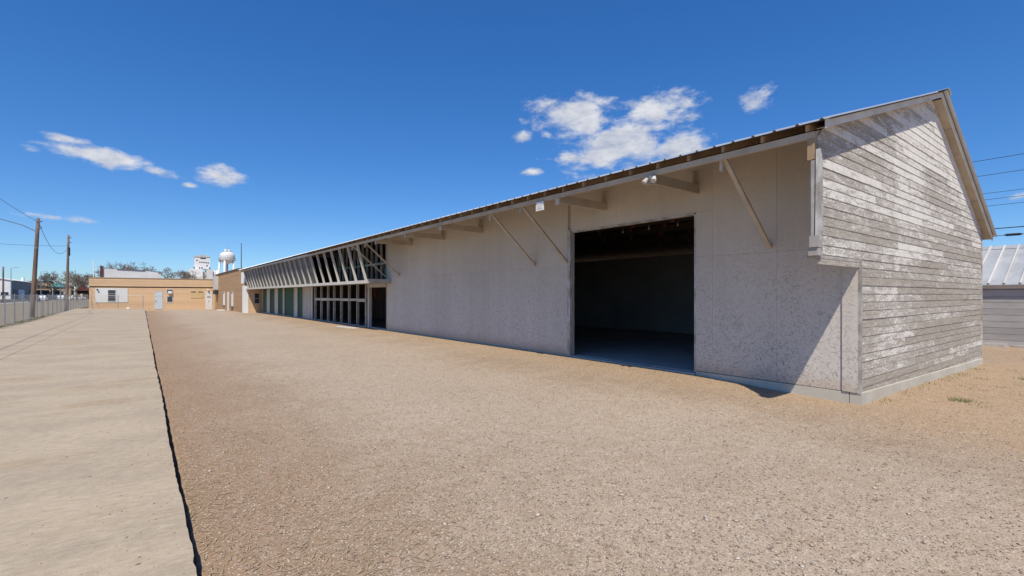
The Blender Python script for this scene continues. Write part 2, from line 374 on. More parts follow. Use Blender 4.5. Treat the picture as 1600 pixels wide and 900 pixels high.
def tag(o, label=None, cat=None, group=None, kind=None):
    if label: o['label'] = label
    if cat: o['category'] = cat
    if group: o['group'] = group
    if kind: o['kind'] = kind
    return o
def thing(name, loc, label, cat, group=None):
    o = bpy.data.objects.new(name, None); COL.objects.link(o); o.location = loc; o.empty_display_size = .3
    WL[o.name] = Vector(loc); return tag(o, label, cat, group)
def box(name, mat, parent, *a): return MB().box(*a).build(name, mat, parent)

# ------------------------------------------------------------------ ground
EDGE = .265
def sst(a, b, t): t = np.clip((t-a)/(b-a), 0, 1); return t*t*(3-2*t)
def hg(x, y):
    x = np.asarray(x, float); y = np.asarray(y, float)
    gb = -.04+.07*sst(-3, 2.8, y)+.10*sst(2.8, 6.0, y)                # along the building front
    gb = gb-.05*sst(35, 52, y)-.22*sst(56, 74, y)
    z = -.13+.12*sst(.3, 4.5, x)+(gb+.01)*sst(4.5, 8.8, x)
    z = z-.12*sst(9.5, 18, x)*sst(8, 2.0, y)
    z = z+.016*np.sin(x*1.3+.4*y)*np.sin(y*.9+1)*sst(.6, 2, x)*sst(8.9, 7.9, x)
    rag = .006*np.sin(y*5.3+np.sin(y*2.1)*2)+.006*np.sin(y*13.7)+.004*np.sin(y*31)
    z = z-.07*(1-sst(EDGE+.028, EDGE+.052, x-rag))*sst(45, 30, y)  # groove added beside the slab so its shade reads as a dark line
    left = -.045+.0*x
    z = np.where(x < -5.7, left, z)
    return z
xs = np.concatenate([[-4000,-1500,-600,-250,-120,-70,-45,-30,-20,-12,-8,-6.2,-5.6,-3,-1,0,.2], EDGE+np.array([.0,.02,.035,.045,.055,.065,.08,.11]), np.arange(.5, 12, .22), np.arange(12, 31, .8), [34,40,50,70,110,200,500,1500,4000]])
ys = np.concatenate([[-1500,-500,-200,-90,-45,-25,-16], np.arange(-12, 0, .25), np.arange(0, 12, .06), np.arange(12, 40, .5), np.arange(40, 82, 1.5), [85,95,120,160,220,300,420,600,1000,2000,4000]])
GX, GY = np.meshgrid(xs, ys); GZ = hg(GX, GY)
nx = len(xs); mb = MB()
mb.v = [tuple(map(float, p)) for p in zip(GX.ravel(), GY.ravel(), GZ.ravel())]
mb.f = [(j*nx+i, j*nx+i+1, (j+1)*nx+i+1, (j+1)*nx+i) for j in range(len(ys)-1) for i in range(nx-1)]
tag(mb.build('ground', 'ground', smooth=True, fix=False), kind='structure')

# concrete pavement the camera stands on: slabs with tight joints and a ragged right edge
pav = MB().box(-5.80, .10, -16, 73.3, -.40, -.30).build('pavement', 'concrete'); tag(pav, kind='structure')
def pz(x, y): return float(.0+sst(44, 73, y)*(.11-.022*x))
ysl = [-16, -3.5, 14, 26.5, 38.5, 56, 73.4]
for col, (x0, x1) in enumerate(((-5.95, -3.064), (-3.05, EDGE))):
    for k in range(len(ysl)-1):
        y0, y1 = ysl[k]+.005, ysl[k+1]-.005
        n = max(2, int((y1-y0)/(.09 if y0 < 20 and col else .5))); m = MB(); top = []; bot = []
        rr = random.Random(k*3+col); jx = 0
        rows = []
        for i in range(n+1):
            y = y0+(y1-y0)*i/n; jx = jx*.75+rr.uniform(-.005, .005); e = x1
            if col: e = x1+jx+.008*math.sin(y*.7)-(rr.random() > .94)*.014
            l = x0 if col else x0+.06*math.sin(y*.31)
            rows.append(((l, y, pz(l, y)), (e, y, pz(e, y)), (e-.004 if col else e, y, -.45), (l, y, -.45)))
        for r_ in rows: m.v += list(r_)
        for i in range(n):
            a = i*4; b = a+4
            for q in range(4): m.f.append((a+q, a+(q+1) % 4, b+(q+1) % 4, b+q))
        m.f.append((3,2,1,0)); e = n*4; m.f.append((e, e+1, e+2, e+3))
        m.build('slab', 'concrete', pav)

# street beyond the fence
tag(MB().box(-45, -25, -400, 900, -.3, -.012).build('road', 'asphalt'), kind='structure')
tag(MB().box(-24.99, -21.2, -400, 900, -.3, .0).build('road_shoulder', 'shoulder'), kind='structure')

# loose stones and dry litter on the gravel lot
def scatter(name, mat, n, rmax, label, cat, smin, smax, fl):
    r = 1.6*(rmax/1.6)**rng.random(n*2); th = rng.uniform(rad(-42), rad(128), n*2)
    x = r*np.sin(th); y = r*np.cos(th)
    if fl == 2: x = EDGE-.03-np.abs(rng.normal(0, .45, n*2)); y = rng.uniform(.5, 14, n*2)
    ok = (x < EDGE-.02) if fl == 2 else (x > EDGE+.07) & ~((x > 8.85) & (y > 2.6)); x, y = x[ok][:n], y[ok][:n]; k = len(x)
    s = smin*(smax/smin)**(rng.random(k)**2.2)
    octa = np.array([(1,0,0),(0,1,0),(-1,0,0),(0,-1,0),(0,0,1),(0,0,-.6)], float)
    V = octa[None]*(1+.45*rng.uniform(-1, 1, (k, 6, 1)))*np.stack([s*rng.uniform(.7,1.5,k), s*rng.uniform(.6,1.1,k), s*rng.uniform(.3,.7,k)], 1)[:, None]
    a = rng.uniform(0, 6.28, k); ca, sa = np.cos(a)[:, None], np.sin(a)[:, None]
    Vx = V[..., 0]*ca-V[..., 1]*sa+x[:, None]; Vy = V[..., 0]*sa+V[..., 1]*ca+y[:, None]; Vz = V[..., 2]+((hg(x, y) if fl != 2 else 0*x)+.25*s)[:, None]
    F = np.array([(0,1,4),(1,2,4),(2,3,4),(3,0,4),(1,0,5),(2,1,5),(3,2,5),(0,3,5)])
    F = (F[None]+6*np.arange(k)[:, None, None]).reshape(-1, 3)
    me = bpy.data.meshes.new(name); P = np.stack([Vx, Vy, Vz], 2).reshape(-1, 3)
    me.vertices.add(len(P)); me.vertices.foreach_set('co', P.ravel().astype('f'))
    me.loops.add(F.size); me.loops.foreach_set('vertex_index', F.ravel().astype('i'))
    me.polygons.add(len(F)); me.polygons.foreach_set('loop_start', np.arange(0, F.size, 3, dtype='i'))
    me.update(calc_edges=True); me.validate(); me.materials.append(M[mat])
    o = bpy.data.objects.new(name, me); COL.objects.link(o); return tag(o, label, cat, kind='stuff')
scatter('gravel', 'stones', 100000, 17, 'loose tan gravel stones spread over the lot', 'gravel', .003, .013, 1)
scatter('stray_gravel', 'stones', 900, 17, 'stray grit and small stones kicked onto the concrete pavement edge', 'gravel', .003, .010, 2)
scatter('coarse_gravel', 'pale_stones', 1700, 16, 'scattered larger pale stones lying on the gravel lot', 'stones', .009, .024, 1)
m = MB(); rr = random.Random(3)
def litter(x, y, L, w):
    a = rr.uniform(0, 6.28); z = float(hg(x, y)); d = Vector((math.cos(a), math.sin(a), 0)); p = Vector((x, y, z+.006)); b = d.cross(Vector((0,0,1)))*w
    k = d*L/2; bend = b*rr.uniform(-6, 6); t = rr.uniform(0, .015)
    m.add([p-k-b, p-k+b, p+bend+b+Vector((0,0,t)), p+bend-b+Vector((0,0,t)), p+k+b, p+k-b], [(0,1,2,3),(3,2,4,5)])
for k in range(3000):
    x = EDGE+.08+abs(rr.gauss(0, 1.0)); y = 1.2+16*rr.random()**1.6
    litter(x, y, rr.uniform(.03, .11), rr.uniform(.0012, .003))
for k in range(1500):
    x = rr.uniform(1, 11); y = rr.uniform(-6, 9)
    if not (x > 8.8 and y > 2.6): litter(x, y, rr.uniform(.02, .08), rr.uniform(.001, .0025))
for k in range(1100):
    cx, cy = rr.choice(((.9, 2.9), (1.5, 3.6), (.55, 5.2), (1.1, 7.5)))
    litter(max(EDGE+.08, rr.gauss(cx, .35)), rr.gauss(cy, .45), rr.uniform(.04, .13), rr.uniform(.0015, .003))
tag(m.build('dry_litter', 'straw', fix=False), 'dry straw and grass stems lying along the pavement edge', 'litter', kind='stuff')
m = MB()
def tuft(x, y, n, h):
    for k in range(n):
        px, py = rr.gauss(x, .09), rr.gauss(y, .09); z = float(hg(px, py)); a = rr.uniform(0, 6.28); l = h*rr.uniform(.4, 1.1)
        w = Vector((math.cos(a), math.sin(a), 0))*.004; d = Vector((rr.gauss(0, .4), rr.gauss(0, .4), 1)).normalized()*l
        p = Vector((px, py, z-.01)); m.add([p-w, p+w, p+d], [(0,1,2)])
for k in range(150):
    x, y = rr.uniform(9.4, 22), rr.uniform(-5, 2.3); tuft(x, y, 34, rr.uniform(.03, .07))
for x, y in ((11.8, 1.0), (12.6, .7), (15.0, 1.6), (13.9, .1), (10.6, 1.9)): tuft(x, y, 120, .10)
for k in range(34): tuft(EDGE+.05+rr.random()*.06, rr.uniform(1.5, 30), 7, .05)
for k in range(260): tuft(-6.3+rr.gauss(0, .2), rr.uniform(20, 95), 26, .14)
for k in range(70): tuft(rr.uniform(8.2, 8.88), rr.uniform(3, 24), 16, .05)
for k in range(30): tuft(rr.uniform(9.3, 17.5), 2.68-rr.random()*.15, 18, .07)
tag(m.build('weeds', 'grass', fix=False), 'sparse short weeds and dry grass on the dirt', 'grass', kind='stuff')

# ------------------------------------------------------------------ the long warehouse
WX, GYW, BX, RX, EX = 8.95, 2.78, 17.95, 13.15, 7.30
SF, SB = .3145, .494                      # roof slopes front and back
Y1 = 51.3                                 # far end
FZ = .17
def zf(x): return 4.0+SF*(x-EX)           # soffit line in front
def zb(x): return 5.84-SB*(x-RX)          # soffit line behind
W = thing('warehouse', (WX, GYW, 0), 'long weathered timber warehouse with peeling gable and open drive-in doorway', 'warehouse')
fd = MB()
fd.prism([(WX-.012, -.6), (BX+.01, -.6), (BX+.01, .045), (WX-.012, .215)], 'y', GYW-.045, GYW+.12)
fd.prism([(GYW+.13, -.6), (5.6, -.6), (5.6, .205), (GYW+.13, .205)], 'x', WX-.012, WX+.14)
fd.prism([(9.21, -.6), (Y1, -.6), (Y1, .165), (9.21, .165)], 'x', WX+.012, WX+.14)
fd.build('foundation', 'foundation', W)
box('floor_slab', 'floor', W, WX+.15, BX-.06, GYW+.13, Y1, -.2, FZ)
box('threshold', 'floor', W, WX-.02, WX+.149, 5.62, 9.2, -.3, FZ-.01)
# gable wall with lap siding
gw = MB().prism([(WX+.05, .05), (BX-.03, .05), (BX-.03, zb(BX-.03)-.02), (RX, 5.82), (EX+.08, zf(EX+.08)-.02), (EX+.08, 2.33), (WX+.05, 2.33)], 'y', GYW+.012, GYW+.09)
gw = gw.build('gable_wall', 'in_wall', W)
rows = 43; zz = .02; rr = random.Random(21)
for i in range(rows):
    z0, z1 = zz, min(zz+.1355, 5.835); zz = z1
    xl = lambda z: WX+.055 if z1 <= 2.31 else max(EX+.10, EX+(z-4.0)/SF)
    xr = lambda z: min(BX-.01, RX+(5.84-z)/SB)
    a0, a1, b0, b1 = xl(z0), xl(z1), xr(z0), xr(z1)
    if b1-a1 < .05: a1 = b1 = (a1+b1)/2
    cuts = [a0]; x = a0+rr.uniform(.8, 4.6)
    while x < b0-1.0: cuts.append(x); x += rr.uniform(1.6, 4.6)
    cuts.append(b0)
    for k in range(len(cuts)-1):
        l0, r0 = cuts[k]+(.0 if k == 0 else .0015), cuts[k+1]-.0015
        l1 = a1 if k == 0 else max(l0, a1); r1 = b1 if k == len(cuts)-2 else min(r0, b1)
        if r1 < l1: r1 = l1
        dy = rr.uniform(-.002, .003); dz = rr.uniform(-.003, .003) if len(cuts) > 2 else 0
        yb, yt = GYW-.0135+dy, GYW-.005+dy
        m = MB().add([(l0, yb, z0-.008+dz), (r0, yb, z0-.008+dz), (r1, yt, z1), (l1, yt, z1), (l0, GYW+.010, z0-.008+dz), (r0, GYW+.010, z0-.008+dz), (r1, GYW+.010, z1), (l1, GYW+.010, z1)],
                     [(0,1,2,3),(5,4,7,6),(4,5,1,0),(3,2,6,7),(1,5,6,2),(4,0,3,7)])
        m.build('siding_board', 'siding', gw, origin=(l0, GYW, z0))
# corner boards and trims
m = MB().box(WX-.022, WX+.05, GYW-.032, GYW+.004, .20, 2.295); m.build('corner_board', 'trim', W)
m = MB().box(WX-.030, WX-.006, GYW+.006, GYW+.22, .215, 2.30); m.build('corner_board', 'osb', W)
m = MB().box(BX-.005, BX+.03, GYW-.03, GYW+.09, .05, zb(BX)-.01); m.build('corner_board', 'trim', W)
# return under the projecting canopy end
box('canopy_sill', 'grey_wood', W, EX+.06, WX+.02, GYW-.012, GYW+.12, 2.26, 2.305)
m = MB().box(EX+.02, EX+.075, GYW+.012, GYW+.055, 2.56, 3.60); m.build('edge_post', 'grey_wood', W)
m = MB().box(EX+.015, EX+.08, GYW+.011, GYW+.10, 3.61, 3.90); m.build('edge_block', 'rafter', W)
m = MB().bar((EX+.13, GYW-.036, 2.62), (EX+.10, GYW-.036, 3.62), .07, .024, (0,1,0)); m.build('edge_board', 'trim', W)
m = MB().bar((EX+.035, GYW-.030, 2.50), (EX+.055, GYW-.032, 3.74), .075, .05, (0,1,0)); m.build('edge_board', 'trim', W)
m = MB().box(EX-.05, EX+.12, GYW-.055, GYW+.05, 2.40, 2.555); m.box(EX-.03, EX+.13, GYW-.05, GYW+.07, 2.29, 2.395); m.build('metal_bracket', 'grey_wood', W)
# front wall: painted strand-board panels on a dark core, doorway left open
fw = MB()
for y0, y1, z0, z1 in ((GYW+.03, 5.60, .22, 4.42), (5.60, 9.22, 3.42, 4.42), (9.22, 21.25, .18, 4.42)): fw.box(WX+.030, WX+.11, y0, y1, z0, z1)
fw = fw.build('front_wall', 'in_wall', W)
def panel(y0, y1, z0, z1, d=0.0, x=None):
    x = WX+d if x is None else x
    MB().box(x, x+.026, y0+.0014, y1-.0014, z0+.0014, z1-.0014).build('wall_panel', 'osb', fw, origin=(x, y0, z0))
seam = 2.52
for y0, y1 in ((3.003, 4.02), (4.02, 5.24), (5.24, 5.60)):
    panel(y0, y1, .215, seam)
for y0, y1 in ((GYW+.02, 4.02), (4.02, 5.24)): panel(y0, y1, seam, 4.40, -.001*(y0 > 4))
panel(5.24, 5.60, seam, 3.42)
for y0, y1 in ((5.24, 6.46), (6.46, 7.68), (7.68, 9.22)): panel(y0, y1, 3.42, 4.40)
yy = 9.33
for k in range(10):
    y1 = min(yy+1.22, 21.25)
    panel(yy, y1, .165, seam, rr.uniform(-.002, .002))
    if k < 6: panel(yy, y1, seam, 4.40, rr.uniform(-.002, .001))
    else: panel(yy, y1, seam, 3.25, rr.uniform(-.002, .001)); panel(yy, y1, 3.25, 4.40, -.004)
    yy = y1
# doorway trims
box('door_jamb', 'trim', W, WX-.030, WX+.13, 9.222, 9.325, .10, 3.46)
box('door_jamb', 'trim', W, WX+.002, WX+.13, 5.601, 5.64, .19, 3.40)
box('door_header', 'trim', W, WX-.012, WX+.13, 5.642, 9.220, 3.385, 3.418)
# interior of the warehouse
box('back_wall', 'in_wall', W, BX-.05, BX-.008, GYW+.13, Y1, .05, zb(BX)-.02)
box('partition_wall', 'in_wall', W, WX+.12, BX-.06, 21.20, 21.32, FZ, 4.3)
box('floor_shade_sheet', 'dark_wood', W, WX+.16, 12.55, 21.34, 34.03, FZ+.004, FZ+.02)  # added dark sheet over the floor, bay shade put into its colour
box('partition_wall', 'dark_wood', W, WX+.12, BX-.06, 34.05, 34.15, FZ, 4.3)  # dark wall colour stands for the shade of the stud bay
box('partition_shade_sheet', 'dark_wood', W, WX+.12, 12.55, 21.325, 21.335, FZ+.021, 4.2)  # dark sheet added over the partition to deepen the bay's shade
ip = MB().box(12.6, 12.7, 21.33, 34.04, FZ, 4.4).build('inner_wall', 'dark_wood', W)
for k in range(21):
    y0 = 21.4+k*.6
    box('panel_board', 'red_wood' if k in (17, 18, 19, 20, 12) else 'dark_wood', ip, 12.56, 12.598, y0, y0+.57, 1.55 if k % 3 else FZ, 2.7)
box('inner_frame', 'rafter', ip, 12.50, 12.555, 24.2, 24.3, FZ, 1.5); box('inner_frame', 'rafter', ip, 12.50, 12.555, 25.6, 25.7, FZ, 1.5); box('inner_frame', 'rafter', ip, 12.50, 12.555, 24.31, 25.59, 1.4, 1.5)
for k, (x, z) in enumerate(((10.2, 3.62), (11.6, 3.75), (13.15, 3.75), (14.7, 3.62))):
    box('tie_beam', 'dark_wood', W, x-.05, x+.05, GYW+.1, 21.1, z, z+.2)
    for q in range(7):
        y = 4.6+q*1.22
        box('hanger', 'red_wood', W, x+.055, x+.095, y-.05, y+.05, z-.1, (zf(x) if x < RX else zb(x))-.12)
for k in range(5):
    y = 5.9+k*.95
    m = MB().tube([(11.6, y, 3.75), (11.6, y, 3.70)], .01, 6); m.lathe((11.6, y, 3.63), [(.005, .07), (.02, .055), (.03, .03), (.02, 0), (.004, -.006)], 8); m.build('light_bulb', 'bulb', W, smooth=True)
# roof: deck, rafters, ribbed sheets, soffits
roof = MB()
roof.prism([(EX+.02, zf(EX+.02)+.098), (RX, zf(RX)+.098), (RX, zf(RX)+.112), (EX+.02, zf(EX+.02)+.112)], 'y', 2.60, Y1+.6)
roof.prism([(RX, zb(RX)+.098), (BX+.42, zb(BX+.42)+.098), (BX+.42, zb(BX+.42)+.112), (RX, zb(RX)+.112)], 'y', 2.60, Y1+.6)
roof = roof.build('roof', 'deck', W)
def sheet(x0, x1, zfun, n=3, w=.305):
    m = MB(); pts = []
    for k in range(n): pts += [(k*w, 0), (k*w+.10, 0), (k*w+.118, .028), (k*w+.142, .028), (k*w+.16, 0)]
    pts.append((n*w-.002, 0))
    for x in (x0, x1):
        for y, h in pts: m.v.append((x, y, zfun(x)+h))
        for y, h in pts: m.v.append((x, y, zfun(x)+h-.003))
    p = len(pts)
    for k in range(p-1):
        m.f += [(k, k+1, 2*p+k+1, 2*p+k), (p+k+1, p+k, 3*p+k, 3*p+k+1), (k+1, k, p+k, p+k+1), (2*p+k, 2*p+k+1, 3*p+k+1, 3*p+k)]
    return m.mesh('roof_sheet', 'roof', (0,0,0))
sf = sheet(EX-.10, RX, lambda x: zf(x)+.117); sb = sheet(BX+.50, RX, lambda x: zb(x)+.117)
yy = 2.53; k = 0
while yy < Y1+.55:
    inst('roof_sheet', sf, (0, yy, 0), roof); inst('roof_sheet', sb, (0, yy, 0), roof); yy += .915; k += 1
MB().prism([(RX-.22, zf(RX-.22)+.15), (RX, zf(RX)+.155), (RX+.2, zb(RX+.2)+.155), (RX+.2, zb(RX+.2)+.147), (RX, zf(RX)+.147), (RX-.22, zf(RX-.22)+.142)], 'y', 2.50, Y1+.6).build('ridge_cap', 'roof', roof)
rm = MB(); a, b = EX-.02, RX-.03
rm.add([(a,-.02,zf(a)+.0),(a,.02,zf(a)),(a,.02,zf(a)+.095),(a,-.02,zf(a)+.095),(b,-.02,zf(b)),(b,.02,zf(b)),(b,.02,zf(b)+.095),(b,-.02,zf(b)+.095)], [(3,2,1,0),(4,5,6,7),(0,1,5,4),(1,2,6,5),(2,3,7,6),(3,0,4,7)])
rme = rm.mesh('rafter', 'rafter')
yy = 2.87
while yy < Y1: inst('rafter', rme, (0, yy, 0), W); yy += .61
bz0, bz1 = 3.905, 3.998
for y0, y1 in ((GYW+.02, 7.7), (7.705, 14.2), (14.205, 20.7), (20.705, 27.5), (27.505, 34.3), (34.305, 41.2), (41.205, Y1+.3)):
    box('edge_beam', 'beam', W, EX+.03, EX+.085, y0, y1, bz0, bz1)
# rake boards and boxed soffits on the gable
m = MB(); a, b = EX-.06, RX
m.prism([(a, zf(a)-.005), (b, zf(b)-.005), (b, zf(b)+.110), (a, zf(a)+.110)], 'y', 2.607, 2.634); m.build('rake_board', 'fascia', W)
m = MB(); a, b = RX+.001, BX+.46
m.prism([(a, zb(a)-.01), (b, zb(b)-.01), (b, zb(b)+.10), (a, zb(a)+.10)], 'y', 2.607, 2.634); m.build('rake_board', 'fascia', W)
def soff(x0, x1, fz): MB().prism([(x0, fz(x0)+.002), (x1, fz(x1)+.002), (x1, fz(x1)+.014), (x0, fz(x0)+.014)], 'y', 2.636, GYW-.001).build('soffit_panel', 'soffit', W)
nb = 6
for k in range(nb):
    x0 = RX+.05+k*(BX+.36-RX)/nb; soff(x0+.006, x0+(BX+.36-RX)/nb-.006, zb)
for k in range(5):
    x0 = EX+.06+k*(RX-EX-.06)/5; soff(x0+.004, x0+(RX-EX-.06)/5-.004, zf)
m = MB().prism([(2.60, zb(BX+.38)-.02), (Y1, zb(BX+.38)-.02), (Y1, zb(BX+.38)+.09), (2.60, zb(BX+.38)+.09)], 'x', BX+.38, BX+.41); m.build('rear_fascia', 'fascia', W)
# outriggers and knee braces under the eave
for y in (5.55, 8.0, 13.35, 15.9, 18.6):
    o = MB().box(EX+.09, WX-.001, y-.022, y+.022, 3.80, 3.985).build('outrigger', 'beam', W, origin=(WX, y, 3.8))
    box('block', 'beam', o, EX+.045, EX+.088, y-.06, y+.06, 3.76, 3.90)
    box('block', 'beam', o, WX-.14, WX-.002, y+.023, y+.06, 3.83, 4.25)
for y in (4.13, 9.33, 10.66, 19.85, 21.4):
    o = MB().bar((EX+.11, y, 3.93), (WX-.012, y, 2.60), .045, .07, (0,1,0)).build('knee_brace', 'beam', W, origin=(WX, y, 2.6))
    box('cleat', 'beam', o, EX+.086, EX+.15, y+.036, y+.075, 3.74, 3.96)
# leaning fins and dusty sheets of the projecting clerestory
FT, FB = (EX+.075, 3.95), (EX+.46, 2.40)
fin = MB(); (tx, tz), (bx, bz) = FT, FB
fin.add([(tx-.02,-.022,tz),(tx+.09,-.022,tz),(bx+.09,-.022,bz),(bx-.02,-.022,bz),(tx-.02,.022,tz),(tx+.09,.022,tz),(bx+.09,.022,bz),(bx-.02,.022,bz)],
        [(0,1,2,3),(7,6,5,4),(0,4,5,1),(1,5,6,2),(2,6,7,3),(3,7,4,0)])
fme = fin.mesh('fin', 'cream')
fy = [20.82+1.225*k for k in range(26)]; fy = [y for y in fy if y < Y1+.1]
for y in fy: inst('fin', fme, (0, y, 0), W)
for k in range(len(fy)-1):
    if fy[k] < 28.0: continue
    y0, y1 = fy[k]+.026, fy[k+1]-.026
    for a, b in ((0, .5), (.505, 1)):
        xa, za, xb, zb_ = tx+.075+(bx-tx)*a, tz+(bz-tz)*a, tx+.075+(bx-tx)*b, tz+(bz-tz)*b
        MB().add([(xa,y0,za),(xa,y1,za),(xb,y1,zb_),(xb,y0,zb_),(xa+.012,y0,za),(xa+.012,y1,za),(xb+.012,y1,zb_),(xb+.012,y0,zb_)],
                 [(0,1,2,3),(7,6,5,4),(0,4,5,1),(1,5,6,2),(2,6,7,3),(3,7,4,0)]).build('glazing_sheet', 'clerestory', W)
for y0, y1 in ((20.79, 29.4), (29.405, 37.0), (37.005, 44.4), (44.405, Y1+.1)):
    box('sill_beam', 'cream', W, bx-.035, bx+.10, y0, y1, 2.265, 2.398)
box('return_beam', 'grey_wood', W, bx+.102, WX+.02, 20.79, 20.86, 2.27, 2.46)
box('soffit', 'grey_wood', W, bx+.102, WX+.14, 20.862, Y1, 2.30, 2.33)
# open upper framing behind the near fins
for k in range(12):
    y = 21.42+k*.61; box('upper_stud', 'grey_wood', W, WX+.01, WX+.10, y-.02, y+.02, 2.332, zf(WX))
for k in range(6):
    y0 = 21.45+k*1.22; box('upper_rail', 'green_bar' if k > 1 else 'grey_wood', W, WX-.03, WX+.008, y0, y0+1.2, 3.18, 3.27)
for k in range(7):
    y0 = 21.6+k*1.1; MB().bar((WX+.16, y0, 2.4), (WX+.16, y0+.9, 4.2), .04, .09, (1,0,0)).build('inner_brace', 'green_bar', W)
box('upper_header', 'grey_wood', W, WX+.012, WX+.10, 21.26, 21.395, 2.332, 4.40)
# lower front: open stud bay with a mid rail, doorway, then green infill panels
box('doorway_header', 'cream', W, WX-.035, WX+.12, 21.27, 23.62, 2.12, 2.298)
box('doorway_post', 'cream', W, WX-.02, WX+.12, 23.42, 23.60, .12, 2.118)
box('doorway_post', 'grey_wood', W, WX+.0, WX+.12, 21.262, 21.35, .15, 2.118)
box('doorway_leaf', 'dark_wood', W, WX+.9, WX+.94, 21.4, 23.0, FZ, 2.05)
sy = [23.95, 25.2, 26.48, 27.82, 29.1, 30.28, 31.68, 33.02]
for y in sy: box('stud', 'grey_wood', W, WX-.005, WX+.115, y-.05, y+.05, .12, 2.298)
for k in range(len(sy)-1): box('mid_rail', 'cream', W, WX+.0, WX+.09, sy[k]+.052, sy[k+1]-.052, 1.42+.02*rr.uniform(-1,1), 1.56)
box('sill_plate', 'grey_wood', W, WX-.03, WX+.13, 23.61, 50.4, .07, .118)
gp = [(49.9,48.1),(46.9,44.9),(43.65,41.9),(41.4,38.35),(37.35,35.8)]
for y1, y0 in gp: box('green_panel', 'green', W, WX+.02, WX+.06, y0, y1, .12, 2.298)
pp = [(50.1,49.905),(48.095,46.905),(44.895,43.655),(41.895,41.405),(38.345,37.355),(35.795,34.0),(33.9,33.55)]
for y1, y0 in pp: box('pale_panel', 'cream', W, WX-.012, WX+.05, y0, y1, .12, 2.298)
for y0, y1 in ((33.56, 34.0),): pass
for y1, y0 in gp[:]:
    for y in (y0, y1): box('panel_post', 'cream', W, WX-.035, WX-.013, y-.045, y+.045, .12, 2.298)
box('rear_core_wall', 'in_wall', W, WX+.07, WX+.10, 34.2, 50.4, .12, 2.298)
# fixtures under the eave
f = thing('flood_lamp', (EX+.0, 5.45, 3.93), 'grey twin-head flood lamp under the eave right of centre', 'lamp')
m = MB().box(EX-.02, EX+.028, 5.41, 5.49, 3.84, 3.925); m.build('housing', 'galv', f)
for dy in (-.07, .09): MB().tube([(EX-.005, 5.45+dy, 3.86), (EX-.07, 5.45+dy*1.3, 3.78)], [.03, .05], 10).build('lamp_head', 'dull_white', f)
f = thing('notice_box', (EX, 8.55, 3.9), 'small white square board hanging from the eave beam', 'sign')
MB().box(EX+.0, EX+.028, 8.42, 8.68, 3.70, 3.90).build('board', 'white', f); MB().box(EX-.006, EX-.001, 8.46, 8.64, 3.74, 3.86).build('face', 'dull_white', f)
tag(MB().prism([(-.12,0),(.12,0),(.10,.035),(-.11,.045)], 'y', 0, 1.9).build('plank', 'dull_white'), 'pale loose plank lying on the dirt before the open stud bay', 'plank')
o = bpy.data.objects['plank']; o.location = (8.35, 23.4, .115); o.rotation_euler = (0, 0, rad(9))

# ------------------------------------------------------------------ brick annex beyond the warehouse
A = thing('brick_annex', (7.6, 52, -.1), 'tall tan brick annex with narrow slit windows at the warehouse end', 'building')
MB().box(7.60, 14, 54.4, 73.9, -.6, 4.3).build('wall', 'brick_x', A)
MB().box(7.60, 14, 52.2, 54.399, -.6, 2.85).build('low_wall', 'brick_x', A)
MB().box(7.95, 8.949, Y1+.02, 52.199, -.4, 2.30).build('return_wall', 'brick_y', A)
MB().box(8.95, 10, Y1+.05, 52.199, -.4, 2.30).build('return_wall', 'brick_y', A)
MB().box(7.56, 7.948, Y1-.02, 52.199, -.4, 2.62).build('pilaster', 'white', A)
MB().box(7.75, 9.0, 52.3, 54.2, 2.86, 3.95).build('upper_panel', 'white', A)
MB().box(7.52, 14, 54.35, 73.95, 4.302, 4.40).build('coping', 'brown', A)
w = MB().box(8.42, 8.88, Y1-.012, Y1+.018, .92, 1.92).build('window', 'dull_white', A); MB().box(8.46, 8.84, Y1-.022, Y1-.013, .96, 1.88).build('pane', 'glass', w); MB().box(8.46, 8.84, Y1-.032, Y1-.023, 1.40, 1.44).build('glazing_bar', 'dull_white', w)
for y0, y1 in ((58.2, 59.3), (64.7, 65.8)):
    w = MB().box(7.55, 7.598, y0, y1, .55, 2.10).build('window', 'white', A); MB().box(7.54, 7.549, y0+.06, y1-.06, 1.9, 2.06).build('pane', 'glass', w); MB().box(7.46, 7.549, y0-.05, y1+.05, .45, .548).build('sill', 'dark', w)
d = MB().box(7.55, 7.598, 61.3, 62.5, -.15, 2.10).build('door', 'white', A); MB().box(7.535, 7.549, 61.4, 61.46, .85, .97).build('handle', 'dark', d)
MB().box(6.9, 7.59, 64.4, 66.0, -.4, .05).build('step', 'white', A)
MB().box(7.30, 7.59, 70.6, 73.5, 2.4, 4.1).build('equipment_panel', 'dull_white', A); MB().box(7.2, 7.59, 70.6, 72.6, 1.85, 2.39).build('meter_box', 'dark', A)
f = thing('antenna_mast', (8.6, 60, 4.4), 'thin dark antenna mast standing on the brick annex roof', 'mast')
MB().tube([(8.6, 60, 4.3), (8.6, 60, 7.4)], [.05, .03], 6).build('mast', 'dark', f); MB().box(8.45, 8.75, 59.85, 60.15, 4.402, 4.46).build('base_plate', 'galv', f)

